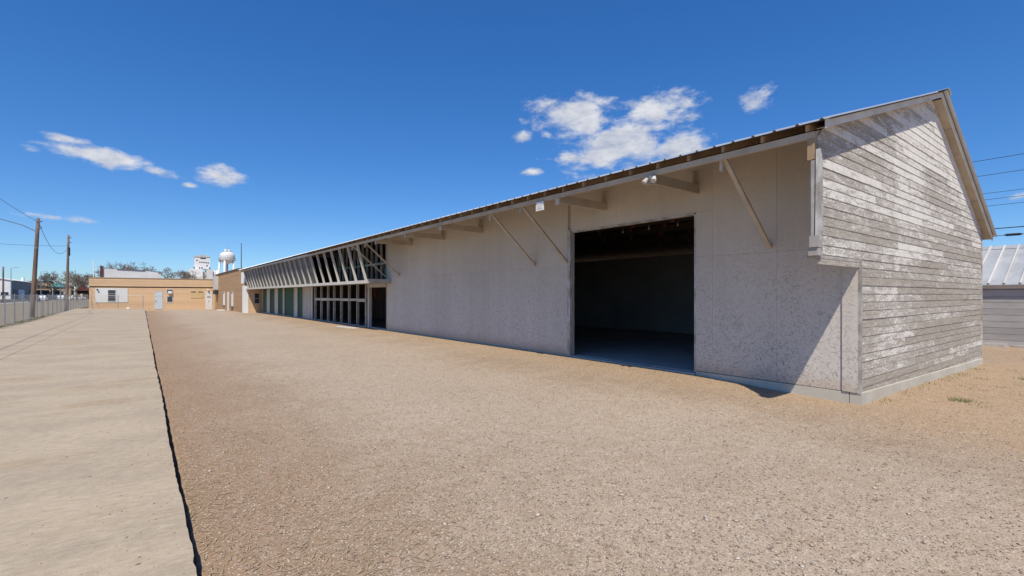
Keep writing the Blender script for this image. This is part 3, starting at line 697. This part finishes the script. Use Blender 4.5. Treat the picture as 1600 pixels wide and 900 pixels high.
# ------------------------------------------------------------------ low tan brick building closing the lot
FY = 74.0
T = thing('low_brick_building', (1.8, FY, -.2), 'low flat-roofed tan brick building across the end of the lot', 'building')
MB().box(-4.85, 7.55, FY, 92, -.6, 2.62).build('wall', 'brick_y', T)
MB().box(-4.88, 7.55, FY-.05, 92, 2.78, 3.75).build('parapet', 'brick_y', T)
MB().box(-4.82, 7.55, FY+.03, 92, 2.621, 2.779).build('band', 'brown', T)
MB().box(-4.93, 7.55, FY-.10, 92.05, 3.751, 3.82).build('coping', 'stone', T)
p = MB().box(-4.30, -1.36, FY-.04, FY-.001, .88, 2.56).build('cream_panel', 'white', T)
w = MB().box(-3.22, -2.46, FY-.075, FY-.041, 1.02, 2.38).build('window', 'dull_white', T); MB().box(-3.16, -2.52, FY-.085, FY-.076, 1.08, 2.32).build('pane', 'glass', w)
for z in (1.48, 1.9): MB().box(-3.16, -2.52, FY-.095, FY-.086, z, z+.03).build('glazing_bar', 'dull_white', w)
MB().tube([(-4.12, FY-.05, 2.42), (-4.12, FY-.22, 2.36)], [.06, .09], 8).build('wall_lamp', 'dark', T)
d = MB().box(1.25, 2.02, FY-.03, FY-.001, .0, 2.12).build('door', 'blue_door', T); MB().box(1.32, 1.38, FY-.07, FY-.031, .95, 1.07).build('handle', 'dark', d); MB().box(1.19, 2.08, FY-.025, FY-.001, 2.121, 2.20).build('door_head', 'dull_white', d)
MB().box(1.25, 2.02, FY-.045, FY-.031, 1.62, 1.66).build('rail', 'dull_white', d)
w = MB().box(2.38, 3.08, FY-.03, FY-.001, 1.92, 2.48).build('vent_window', 'dull_white', T); MB().box(2.45, 3.01, FY-.04, FY-.031, 2.02, 2.42).build('pane', 'glass', w)
MB().box(2.55, 2.95, FY-.22, FY-.041, 1.95, 2.25).build('air_conditioner', 'white', T)
w = MB().box(2.42, 3.08, FY-.03, FY-.001, .80, 1.62).build('window', 'dull_white', T); MB().box(2.49, 3.01, FY-.04, FY-.031, .90, 1.56).build('pane', 'glass', w)
s = MB().box(4.93, 6.30, FY-.035, FY-.001, 1.36, 2.06).build('sign_board', 'sign_yellow', T)
for x0, x1 in ((4.95, 5.5), (5.72, 6.25)): MB().box(x0, x1, FY-.045, FY-.036, 2.10, 2.20).build('lettering', 'dark', s)
for z in (1.58, 1.82): MB().box(4.95, 6.28, FY-.042, FY-.036, z, z+.03).build('line', 'brick_y', s)
d = MB().box(6.52, 7.28, FY-.03, FY-.001, -.15, 2.15).build('door', 'white', T); MB().box(6.70, 7.08, FY-.038, FY-.031, 1.44, 1.55).build('door_sign', 'dark', d); MB().box(6.84, 6.90, FY-.07, FY-.031, .88, .98).build('handle', 'dark', d)
MB().lathe((6.80, FY-.15, 2.40), [(.01, .12), (.10, .08), (.12, 0), (.08, -.08), (.01, -.1)], 10).build('wall_lamp', 'white', T)
MB().box(7.56, 7.599, FY, 90, -.6, 3.7).build('end_wall', 'brick_y', T)
f = thing('white_stone', (-1.3, 72.6, .1), 'small pale rock at the end of the concrete pavement', 'stone')
MB().lathe((-1.3, 72.6, .13), [(.01, .18), (.14, .14), (.20, .06), (.19, 0)], 7).build('rock', 'white', f)

# white hall behind it
Hh = thing('white_hall', (-1.7, 100, 0), 'white hall with worn parapet rising behind the tan brick building', 'building')
MB().prism([(-4.9, -.5), (2.5, -.5), (2.5, 5.25), (2.2, 5.25), (2.2, 5.45), (.4, 5.72), (-1.6, 5.80), (-3.2, 5.85), (-4.9, 5.9)], 'y', 100, 118).build('wall', 'white', Hh)
MB().prism([(.4, 5.722), (-1.6, 5.802), (-3.2, 5.852), (-3.2, 5.93), (-1.6, 5.90), (.4, 5.80)], 'y', 99.9, 100.5).build('coping', 'brown', Hh)
MB().box(-5.25, -4.92, 99.8, 101, -.5, 6.35).build('chimney', 'red_roof', Hh)
f = thing('flagpole', (-7.15, 118.5, 0), 'thin white flagpole rising behind the tan brick building', 'pole')
MB().tube([(-7.15, 118.5, -.1), (-7.15, 118.5, 8.2)], [.10, .07], 8).build('shaft', 'white', f); MB().lathe((-7.15, 118.5, 8.2), [(.01, .2), (.11, .1), (.01, 0)], 8).build('finial', 'white', f)

# ------------------------------------------------------------------ chain-link fences
def fence(name, pts, label, group, h, topz, step, wires=True):
    p0, p1 = Vector(pts[0]), Vector(pts[1]); L = (p1-p0).length; d = (p1-p0).normalized()
    F = thing(name, p0, label, 'fence', group)
    pm = MB().tube([(0,0,-.3), (0,0,h+.04)], .03, 8); pm.lathe((0,0,h+.04), [(.04, 0), (.03, .03), (.004, .05)], 8)
    pm = pm.mesh('post', 'galv')
    n = int(round(L/step))
    for k in range(n+1): inst('post', pm, p0+d*(L*k/n), F)
    MB().tube([p0+Vector((0,0,h)), p1+Vector((0,0,h))], .024, 6).build('top_rail', 'galv', F)
    m = MB(); s = .14; hh = h-.06; k = 0
    if wires:
        nrm = Vector((-d.y, d.x, 0))*.04
        for q in range(int((L+hh)/s)):
            for sg in (1, -1):
                a = q*s; t0, t1 = max(0, a-L), min(hh, a)
                if t1-t0 < .05: continue
                fx = (lambda t: a-t) if sg > 0 else (lambda t: L-(a-t))
                A0 = p0+d*fx(t0)+Vector((0,0,.05+t0))+nrm; A1 = p0+d*fx(t1)+Vector((0,0,.05+t1))+nrm
                m.bar(A0, A1, .0018, .0018, tuple(nrm))
        o = m.build('wire_mesh', 'galv', F, fix=False); tag(o, kind='stuff')
    return F
fence('chain_link_fence', ((-6.5, 19, -.04), (-6.5, 97, -.04)), 'tall chain-link fence running along the left edge of the concrete', None, 1.78, 0, 2.8)
fence('cross_fence', ((-4.55, 72.9, .12), (.1, 72.9, .05)), 'short chain-link fence in front of the low brick building', None, 1.6, 0, 2.33)

# ------------------------------------------------------------------ poles and wires
def upole(base, top, label, r=.15, arm=None, group=None, steel=True):
    P = thing('utility_pole', base, label, 'pole', group); b, t = Vector(base), Vector(top)
    n = 6; MB().tube([b+(t-b)*k/n-Vector((0,0,.3 if k == 0 else 0)) for k in range(n+1)], [r*(1-.35*k/n) for k in range(n+1)], 10).build('shaft', 'pole', P, smooth=True)
    for k, fr in enumerate((.965, .90, .70)):
        c = b+(t-b)*fr; MB().tube([c-Vector((0,0,.04)), c+Vector((0,0,.04))], r*.72+.012+.02*(1-fr), 10).build('band', 'galv', P)
        if k < 2: MB().tube([c+Vector((.10,-.05,0)), c+Vector((.26,-.05,.05))], .035, 6).build('insulator', 'dark', P)
    return P
P1 = upole((-7.03, 54.3, -.04), (-6.62, 54.0, 7.9), 'leaning brown utility pole with lamp arm, nearest beside the chain-link fence', .17)
m = MB().tube([(-6.70, 54.05, 6.82), (-7.5, 53.7, 7.25), (-8.6, 53.2, 7.55), (-9.2, 52.95, 7.6)], .03, 6); m.build('lamp_arm', 'galv', P1)
MB().tube([(-9.15, 52.97, 7.60), (-9.4, 52.86, 7.60), (-9.75, 52.7, 7.55)], [.05, .11, .05], 8).build('lamp_head', 'galv', P1)
P2 = upole((-6.67, 72.9, -.04), (-6.5, 72.8, 8.4), 'upright utility pole further along the fence, beyond the leaning pole', .15)
MB().tube([(-6.42, 72.5, 6.1), (-6.42, 72.5, 7.0)], .09, 8).build('cutout', 'dark', P2)
P3 = upole((-25.0, 157.2, -.05), (-25.0, 157.2, 8.2), 'brown utility pole across the street by the white shed', .2)
MB().box(-25.3, -24.1, 156.6, 157.0, 1.6, 2.4).build('service_box', 'dark', P3)
P4 = upole((30, 36, -.1), (30, 36, 9.2), 'utility pole behind the warehouse roof', .16); P5 = upole((30, -24, -.1), (30, -24, 9.2), 'utility pole in the alley right of the view', .16)
for P, y in ((P4, 36), (P5, -24)): MB().box(29.0, 31.0, y-.05, y+.05, 8.55, 8.67).build('crossarm', 'pole', P)
def wire(a, b, sag, r, label, group=None, n=18):
    a, b = Vector(a), Vector(b); pts = [a.lerp(b, k/n)-Vector((0,0,4*sag*(k/n)*(1-k/n))) for k in range(n+1)]
    o = MB().tube(pts, r, 4, False).build('power_line', 'wire', origin=tuple(a), fix=False); return tag(o, label, 'wire', group)
for x, z, sg, r, lb in ((29.1, 8.75, 1.15, .011, 'topmost power line right of the warehouse gable'), (30, 8.75, 1.66, .009, 'second power line from the top right of the gable'),
                        (30.9, 8.75, 1.50, .009, 'third power line from the top right of the gable'),
                        (30, 7.0, .72, .009, 'fourth power line from the top right of the gable'), (30, 6.8, .80, .009, 'fifth power line from the top right of the gable'),
                        (30, 6.55, .84, .009, 'sixth power line from the top right of the gable'),
                        (30, 5.2, .52, .020, 'thick black cable level with the rear eave of the warehouse')):
    wire((x, 36, z), (x, -24, z), sg, r, lb, 'power lines behind the warehouse')
wire((30, 36, 5.0), (30, -24, 5.0), .64, .012, 'lowest cable right of the gable carrying a black splice', 'power lines behind the warehouse')
o = MB().tube([(0,-.28,0), (0,-.2,0), (0,.2,0), (0,.28,0)], [.02,.055,.055,.02], 8).build('cable_splice', 'wire'); o.location = (30, 3.62, 4.37); tag(o, 'black splice hanging on the lowest cable above the small shed', 'splice')
wire((-6.60, 54.0, 7.62), (-6.52, 72.8, 7.05), 1.5, .016, 'sagging wire between the leaning pole and the next pole')
wire((-6.64, 54.0, 7.62), (-7.0, 10, 8.6), .5, .014, 'wire running left from the leaning pole top')
wire((-6.52, 72.8, 7.2), (-25, 20, 8.0), 1.6, .012, 'low wire passing behind the leaning pole')

# ------------------------------------------------------------------ bare trees
def tree(name, base, H, spread, seed, label, tw=1.0, lev=6):
    R = random.Random(seed); T_ = thing(name, base, label, 'tree', 'bare winter trees'); tr = MB(); cr_ = MB(); b = Vector(base)
    def grow(p, d, L, r, l):
        q = p+d*L; mid = p.lerp(q, .5)+Vector((R.gauss(0,1), R.gauss(0,1), R.gauss(0,.5)))*L*.06
        (tr if l >= lev-1 else cr_).tube([p, mid, q], [r, r*.88, r*.76], 6 if l >= lev-1 else 3, False)
        if l == 0: return
        for k in range(3 if l < lev else 4):
            ax = Vector((R.gauss(0,1), R.gauss(0,1), R.gauss(0,.35))).normalized()
            nd = (d*(.75 if l < lev else .55)+ax*spread*R.uniform(.5, 1.05)+Vector((0,0,.10))).normalized()
            grow(p.lerp(q, R.uniform(.62, 1.0)), nd, L*R.uniform(.62, .86), max(r*R.uniform(.5, .68), .012*tw), l-1)
    grow(b-Vector((0,0,.2)), Vector((R.gauss(0,.05), R.gauss(0,.05), 1)).normalized(), H*.27, H*.026, lev)
    tr.build('trunk', 'bark', T_, fix=False); cr_.build('crown', 'bark', T_, fix=False)
tree('bare_tree', (-2.2, 139, 0), 13.9, .85, 2, 'large bare tree spreading above the white hall roof', 2.2)
tree('bare_tree', (3.2, 136, 0), 12.5, .85, 9, 'bare tree right of the white hall above the brick parapet', 2.2)
tree('bare_tree', (8.3, 157, 0), 12.5, .8, 4, 'small bare tree left of the grain elevator', 2.4)
tree('bare_tree', (-16.0, 200, 0), 13.3, .95, 5, 'wide bare tree left of the low brick building', 3.2)
tree('bare_tree', (-11.8, 190, 0), 11.0, .9, 15, 'dense bare tree just left of the low brick building corner', 3.2)
tree('bare_tree', (-27.5, 262, 0), 15.9, .85, 6, 'slim bare tree above the tan stucco building', 3.6)
tree('bare_tree', (-23.0, 280, 0), 14.5, .9, 8, 'pale bare tree behind the teal roof', 3.6)

# ------------------------------------------------------------------ far side of the street
S = thing('metal_shed', (-54, 300, 0), 'large metal shed with sunlit white gable end and shaded side coloured dark grey', 'building')
MB().prism([(-66, -.2), (-45, -.2), (-45, 8.1), (-55.5, 10.2), (-66, 8.1)], 'y', 298, 299).build('gable_wall', 'white', S)
MB().box(-65.9, -45.05, 299.01, 372, -.2, 8.0).build('side_wall', 'grey_metal', S)  # shade of this side is put into the dark grey colour
MB().prism([(-66.5, 8.0), (-55.5, 10.22), (-44.6, 8.05), (-44.6, 8.2), (-55.5, 10.4), (-66.5, 8.2)], 'y', 297.6, 372.5).build('roof', 'white', S)
for y0, y1, mt in ((303, 311, 'dark'), (314, 328, 'white'), (340, 352, 'dark')): MB().box(-45.04, -44.95, y0, y1, 0, 4.2).build('door', mt, S)
MB().tube([(-46.5, 335, 8.0), (-46.5, 335, 10.2)], .6, 10).build('vent', 'white', S)
K = thing('dark_block', (-45, 380, 0), 'dark grey flat block behind the metal shed', 'building')
MB().box(-58, -42, 378, 400, -.2, 9.3).build('wall', 'grey_metal', K); MB().box(-58.2, -41.8, 377.8, 400.2, 9.31, 9.6).build('coping', 'dark', K)
K = thing('stucco_building', (-28, 272, 0), 'tan stucco building with wide dark openings beyond the street', 'building')
MB().box(-34.5, -23.6, 272, 284, -.2, 5.4).build('wall', 'stone', K); MB().prism([(-35.2, 5.41), (-23.2, 5.41), (-24.2, 6.3), (-34.0, 6.6)], 'y', 271.5, 284.5).build('roof', 'stone', K)
for x0, x1 in ((-33.9, -30.2), (-29.6, -26.9)): MB().box(x0, x1, 271.9, 271.999, 0, 3.8).build('dark_opening_panel', 'dark', K)  # flat dark panels on the wall, shade of the openings as colour
MB().box(-34.9, -26.3, 269.6, 271.4, 4.2, 4.5).build('canopy', 'brown', K)
K = thing('teal_canopy', (-26, 258, 0), 'small teal roofed canopy in front of the stucco building', 'canopy')
MB().prism([(-27.8, 4.9), (-23.9, 4.9), (-24.6, 6.1), (-25.8, 6.9), (-27.0, 6.1)], 'y', 256, 261).build('roof', 'teal', K)
for x in (-27.5, -24.2): MB().tube([(x, 257, -.1), (x, 257, 4.9)], .15, 6).build('post', 'dull_white', K)
K = thing('red_roof_house', (-24.6, 283, 0), 'small house with dark red roof left of the brick building', 'house')
MB().box(-22.8, -18.0, 278, 288, -.2, 3.6).build('wall', 'dark_wood', K); MB().prism([(-23.3, 3.61), (-17.5, 3.61), (-20.4, 6.2)], 'y', 277.4, 288.6).build('roof', 'red_roof', K)
MB().box(-21.2, -20.3, 277.9, 277.999, 0, 2.2).build('door', 'white', K)
K = thing('brown_roof_house', (-17, 270, 0), 'low house with brown hipped roof between the bare trees', 'house')
MB().box(-17.2, -12.0, 268, 280, -.2, 2.9).build('wall', 'stone', K)
MB().add([(-17.8, 267.4, 2.91), (-11.4, 267.4, 2.91), (-11.4, 280.6, 2.91), (-17.8, 280.6, 2.91), (-14.6, 271, 5.3), (-14.6, 277, 5.3)], [(0,1,4),(1,2,5,4),(2,3,5),(3,0,4,5),(3,2,1,0)]).build('roof', 'brown', K)
MB().box(-15.6, -14.2, 267.9, 267.999, .9, 2.2).build('window', 'glass', K)
def street_lamp(x, y, h, label):
    P = thing('street_lamp', (x, y, 0), label, 'street lamp', 'street lamps along the far street')
    MB().tube([(x, y, -.1), (x, y, h)], [.14, .09], 6).build('post', 'galv', P); MB().tube([(x, y, h), (x+1.4, y-.9, h+.25)], .05, 5).build('arm', 'galv', P)
    MB().box(x+1.2, x+1.9, y-1.3, y-.8, h+.18, h+.36).build('lamp_head', 'dull_white', P)
street_lamp(-29.8, 249, 10.3, 'tall street lamp in front of the stucco building'); street_lamp(-34.3, 227, 10.6, 'tall street lamp in front of the white shed gable'); street_lamp(-20.2, 205, 6.0, 'short street lamp before the red roofed house')
def car(x, y, rz, mat, label):
    C_ = thing('parked_car', (x, y, 0), label, 'car', 'vehicles parked along the far street')
    R = Matrix.Rotation(rz, 4, 'Z'); t = Matrix.Translation((x, y, 0))@R
    def tr(m): m.v = [tuple(t@Vector(p)) for p in m.v]; return m
    tr(MB().prism([(-2.3,.35),(2.3,.35),(2.35,.75),(1.9,.98),(1.0,1.05),(.45,1.62),(-1.3,1.66),(-1.9,1.1),(-2.35,1.0)], 'y', -.88, .88)).build('body', mat, C_)
    tr(MB().prism([(.92,1.06),(.42,1.56),(-1.25,1.6),(-1.75,1.12)], 'y', -.89, .89)).build('window', 'glass', C_)
    for wx in (-1.45, 1.45):
        for wy in (-.90, .70): tr(MB().tube([(wx, wy, .33), (wx, wy+.2, .33)], .33, 12)).build('wheel', 'rubber', C_)
car(-23.2, 196, rad(90), 'car_white', 'white car parked beside the short street lamp'); car(-23.0, 216, rad(90), 'car_dark', 'dark car parked between two white cars'); car(-22.6, 232, rad(88), 'car_white', 'white car parked before the stucco building')
car(-19.5, 246, rad(20), 'car_white', 'white car parked before the brown roofed house'); car(-22.8, 180, rad(90), 'car_dark', 'dark car nearest on the far street')

# grain elevator and water tower far behind
G = thing('grain_elevator', (31, 390, 0), 'white concrete grain elevator with tall headhouse beyond the brick building', 'elevator')
MB().box(25.2, 32.6, 388, 402, -1, 19.5).build('bin_block', 'white', G)
MB().box(35.0, 38.3, 386, 400, -1, 19.0).build('bin_block', 'white', G)
MB().box(32.61, 34.99, 390, 401, -1, 17.5).build('link_wall', 'dull_white', G)
for x in (39.0, 41.2): MB().tube([(x, 388, -1), (x, 388, 18.6)], 1.0, 12).build('silo', 'white', G, smooth=True)
hd = MB().box(28.4, 37.2, 392, 400, 19.51, 27.6).build('headhouse', 'white', G)
MB().prism([(28.2, 27.61), (37.4, 27.61), (37.0, 28.2), (34.2, 29.3), (28.6, 28.4)], 'y', 391.7, 400.3).build('roof', 'dull_white', hd)
for x0, x1, z0, z1 in ((31.6, 34.8, 26.4, 27.2), (29.2, 30, 24.9, 25.7), (35.0, 35.8, 21.4, 22.3)): MB().box(x0, x1, 391.9, 391.999, z0, z1).build('window', 'glass', hd)
for k in range(6): MB().box(30.8+k*1.02, 31.5+k*1.02, 391.9, 391.999, 23.8-.06*k, 24.6-.06*k).build('lettering', 'grey_metal', hd)
for x in (27.5, 30.6, 31.9, 36.4): MB().box(x, x+.7, 388.5, 389.5, 19.52, 20.6).build('roof_vent', 'dark', G)
Tw = thing('water_tower', (41.8, 345, 0), 'white water tower on thick legs beside the grain elevator', 'water tower')
c0 = (41.8, 345, 0)
MB().lathe((41.8, 345, 0), [(.2, 20.9), (2.2, 21.5), (3.6, 22.5), (4.2, 23.4), (4.2, 25.9), (4.0, 26.7), (3.3, 27.6), (2.0, 28.2), (.2, 28.45)], 28).build('tank', 'white', Tw, smooth=True)
MB().lathe((41.8, 345, 0), [(4.1, 23.2), (4.8, 23.2), (4.8, 23.4), (4.1, 23.4)], 28).build('balcony', 'dull_white', Tw)
m = MB(); m.lathe((41.8, 345, 0), [(4.65, 24.35), (4.7, 24.35), (4.7, 24.45), (4.65, 24.45)], 28)
for k in range(20): a = k*math.pi/10; m.tube([(41.8+4.67*math.cos(a), 345+4.67*math.sin(a), 23.41), (41.8+4.67*math.cos(a), 345+4.67*math.sin(a), 24.35)], .05, 4)
m.build('railing', 'galv', Tw)
for k in range(5):
    a = rad(100+k*72); ca, sa = math.cos(a), math.sin(a)
    MB().tube([(41.8+5.2*ca, 345+5.2*sa, -.5), (41.8+4.0*ca, 345+4.0*sa, 23.2)], [.62, .55], 10).build('leg', 'white', Tw, smooth=True)
MB().tube([(41.8, 345, -.5), (41.8, 345, 21.2)], .55, 10).build('riser', 'dull_white', Tw, smooth=True)
for x, z in ((41.0, 30.8), (42.2, 31.6), (43.2, 31.2)): MB().tube([(x, 345, 27.9), (x, 345, z)], .07, 5).build('antenna', 'galv', Tw)
for x in (40.9, 42.9): MB().lathe((x, 344.6, 28.2), [(.1, 0), (.8, .4), (.85, 1.4), (.1, 1.8)], 10).build('dish', 'white', Tw)

# ------------------------------------------------------------------ small shed on the right
Q = thing('small_shed', (24.8, 6, -.1), 'small grey shed with pale standing-seam metal roof behind the warehouse', 'shed')
SX = 24.75
cw = MB().box(SX+.03, SX+4.9, -4, 15, -.4, 2.12).build('wall', 'shed_wall', Q)
nrow = 16
for i in range(nrow):
    z0 = -.12+i*.138; z1 = z0+.1385
    for y0, y1 in ((-4, 1.2), (4.3, 15)) if z0 < 1.95 else ((-4, 15),):
        MB().add([(SX-.012, y0, z0), (SX-.012, y1, z0), (SX+.004, y1, z1), (SX+.004, y0, z1), (SX+.029, y0, z0), (SX+.029, y1, z0), (SX+.029, y1, z1), (SX+.029, y0, z1)],
                 [(0,1,2,3),(5,4,7,6),(4,5,1,0),(3,2,6,7),(1,5,6,2),(4,0,3,7)]).build('siding_board', 'shed_wall', cw)
dr = MB().box(SX+.004, SX+.029, 1.36, 4.14, -.12, 1.94).build('garage_door', 'shed_wall', Q)
for k in range(9): MB().box(SX-.010, SX+.0035, 1.37, 4.13, -.11+k*.228, .105+k*.228).build('door_slat', 'shed_wall', dr)
for y0, y1 in ((1.21, 1.355), (4.145, 4.29)): MB().box(SX-.022, SX+.029, y0, y1, -.12, 1.95).build('door_trim', 'grey_wood', Q)
MB().box(SX-.05, SX+.02, -4.1, 15.1, 1.99, 2.13).build('eave_board', 'dull_white', Q)
rx0, rx1, rz0, rz1 = SX-.22, SX+3.1, 2.10, 3.68
rf = MB().prism([(rx0, rz0), (rx1, rz1), (2*rx1-rx0, rz0), (2*rx1-rx0, rz0+.02), (rx1, rz1+.03), (rx0, rz0+.025)], 'y', -4.2, 15.2).build('roof', 'shed_roof', Q)
for k in range(48):
    y = -4.1+k*.405; MB().bar((rx0-.005, y, rz0+.055), (rx1, y, rz1+.06), .055, .075).build('roof_rib', 'dull_white', rf)
MB().prism([(rx1-.25, rz1-.07), (rx1, rz1+.085), (rx1+.25, rz1-.07), (rx1, rz1+.075)], 'y', -4.25, 15.25).build('ridge_cap', 'shed_roof', rf)
for xx, z in ((SX+1.9, 2.96),): MB().bar((xx, -4.2, z+.12), (xx, 15.2, z+.12), .03, .03).build('cross_bar', 'galv', rf)
MB().prism([(SX+.03, 2.121), (SX+4.9, 2.121), (SX+4.0, 3.1), (SX+3.1, 3.5)], 'y', -3.95, -3.8).build('gable', 'shed_wall', Q); MB().prism([(SX+.03, 2.121), (SX+4.9, 2.121), (SX+4.0, 3.1), (SX+3.1, 3.5)], 'y', 14.8, 14.95).build('gable', 'shed_wall', Q)
o = MB().box(-.13, .13, -.32, .32, 0, .15).build('timber_block', 'grey_wood'); o.location = (23.9, 3.35, -.10); o.rotation_euler.z = rad(8); tag(o, 'short weathered timber block on the dirt before the small shed', 'timber')
o = MB().box(-.08, .08, -.7, .7, 0, .09).build('timber_rail', 'grey_wood'); o.location = (24.3, 2.3, -.10); o.rotation_euler.z = rad(-3); tag(o, 'long low timber lying along the foot of the small shed', 'timber')
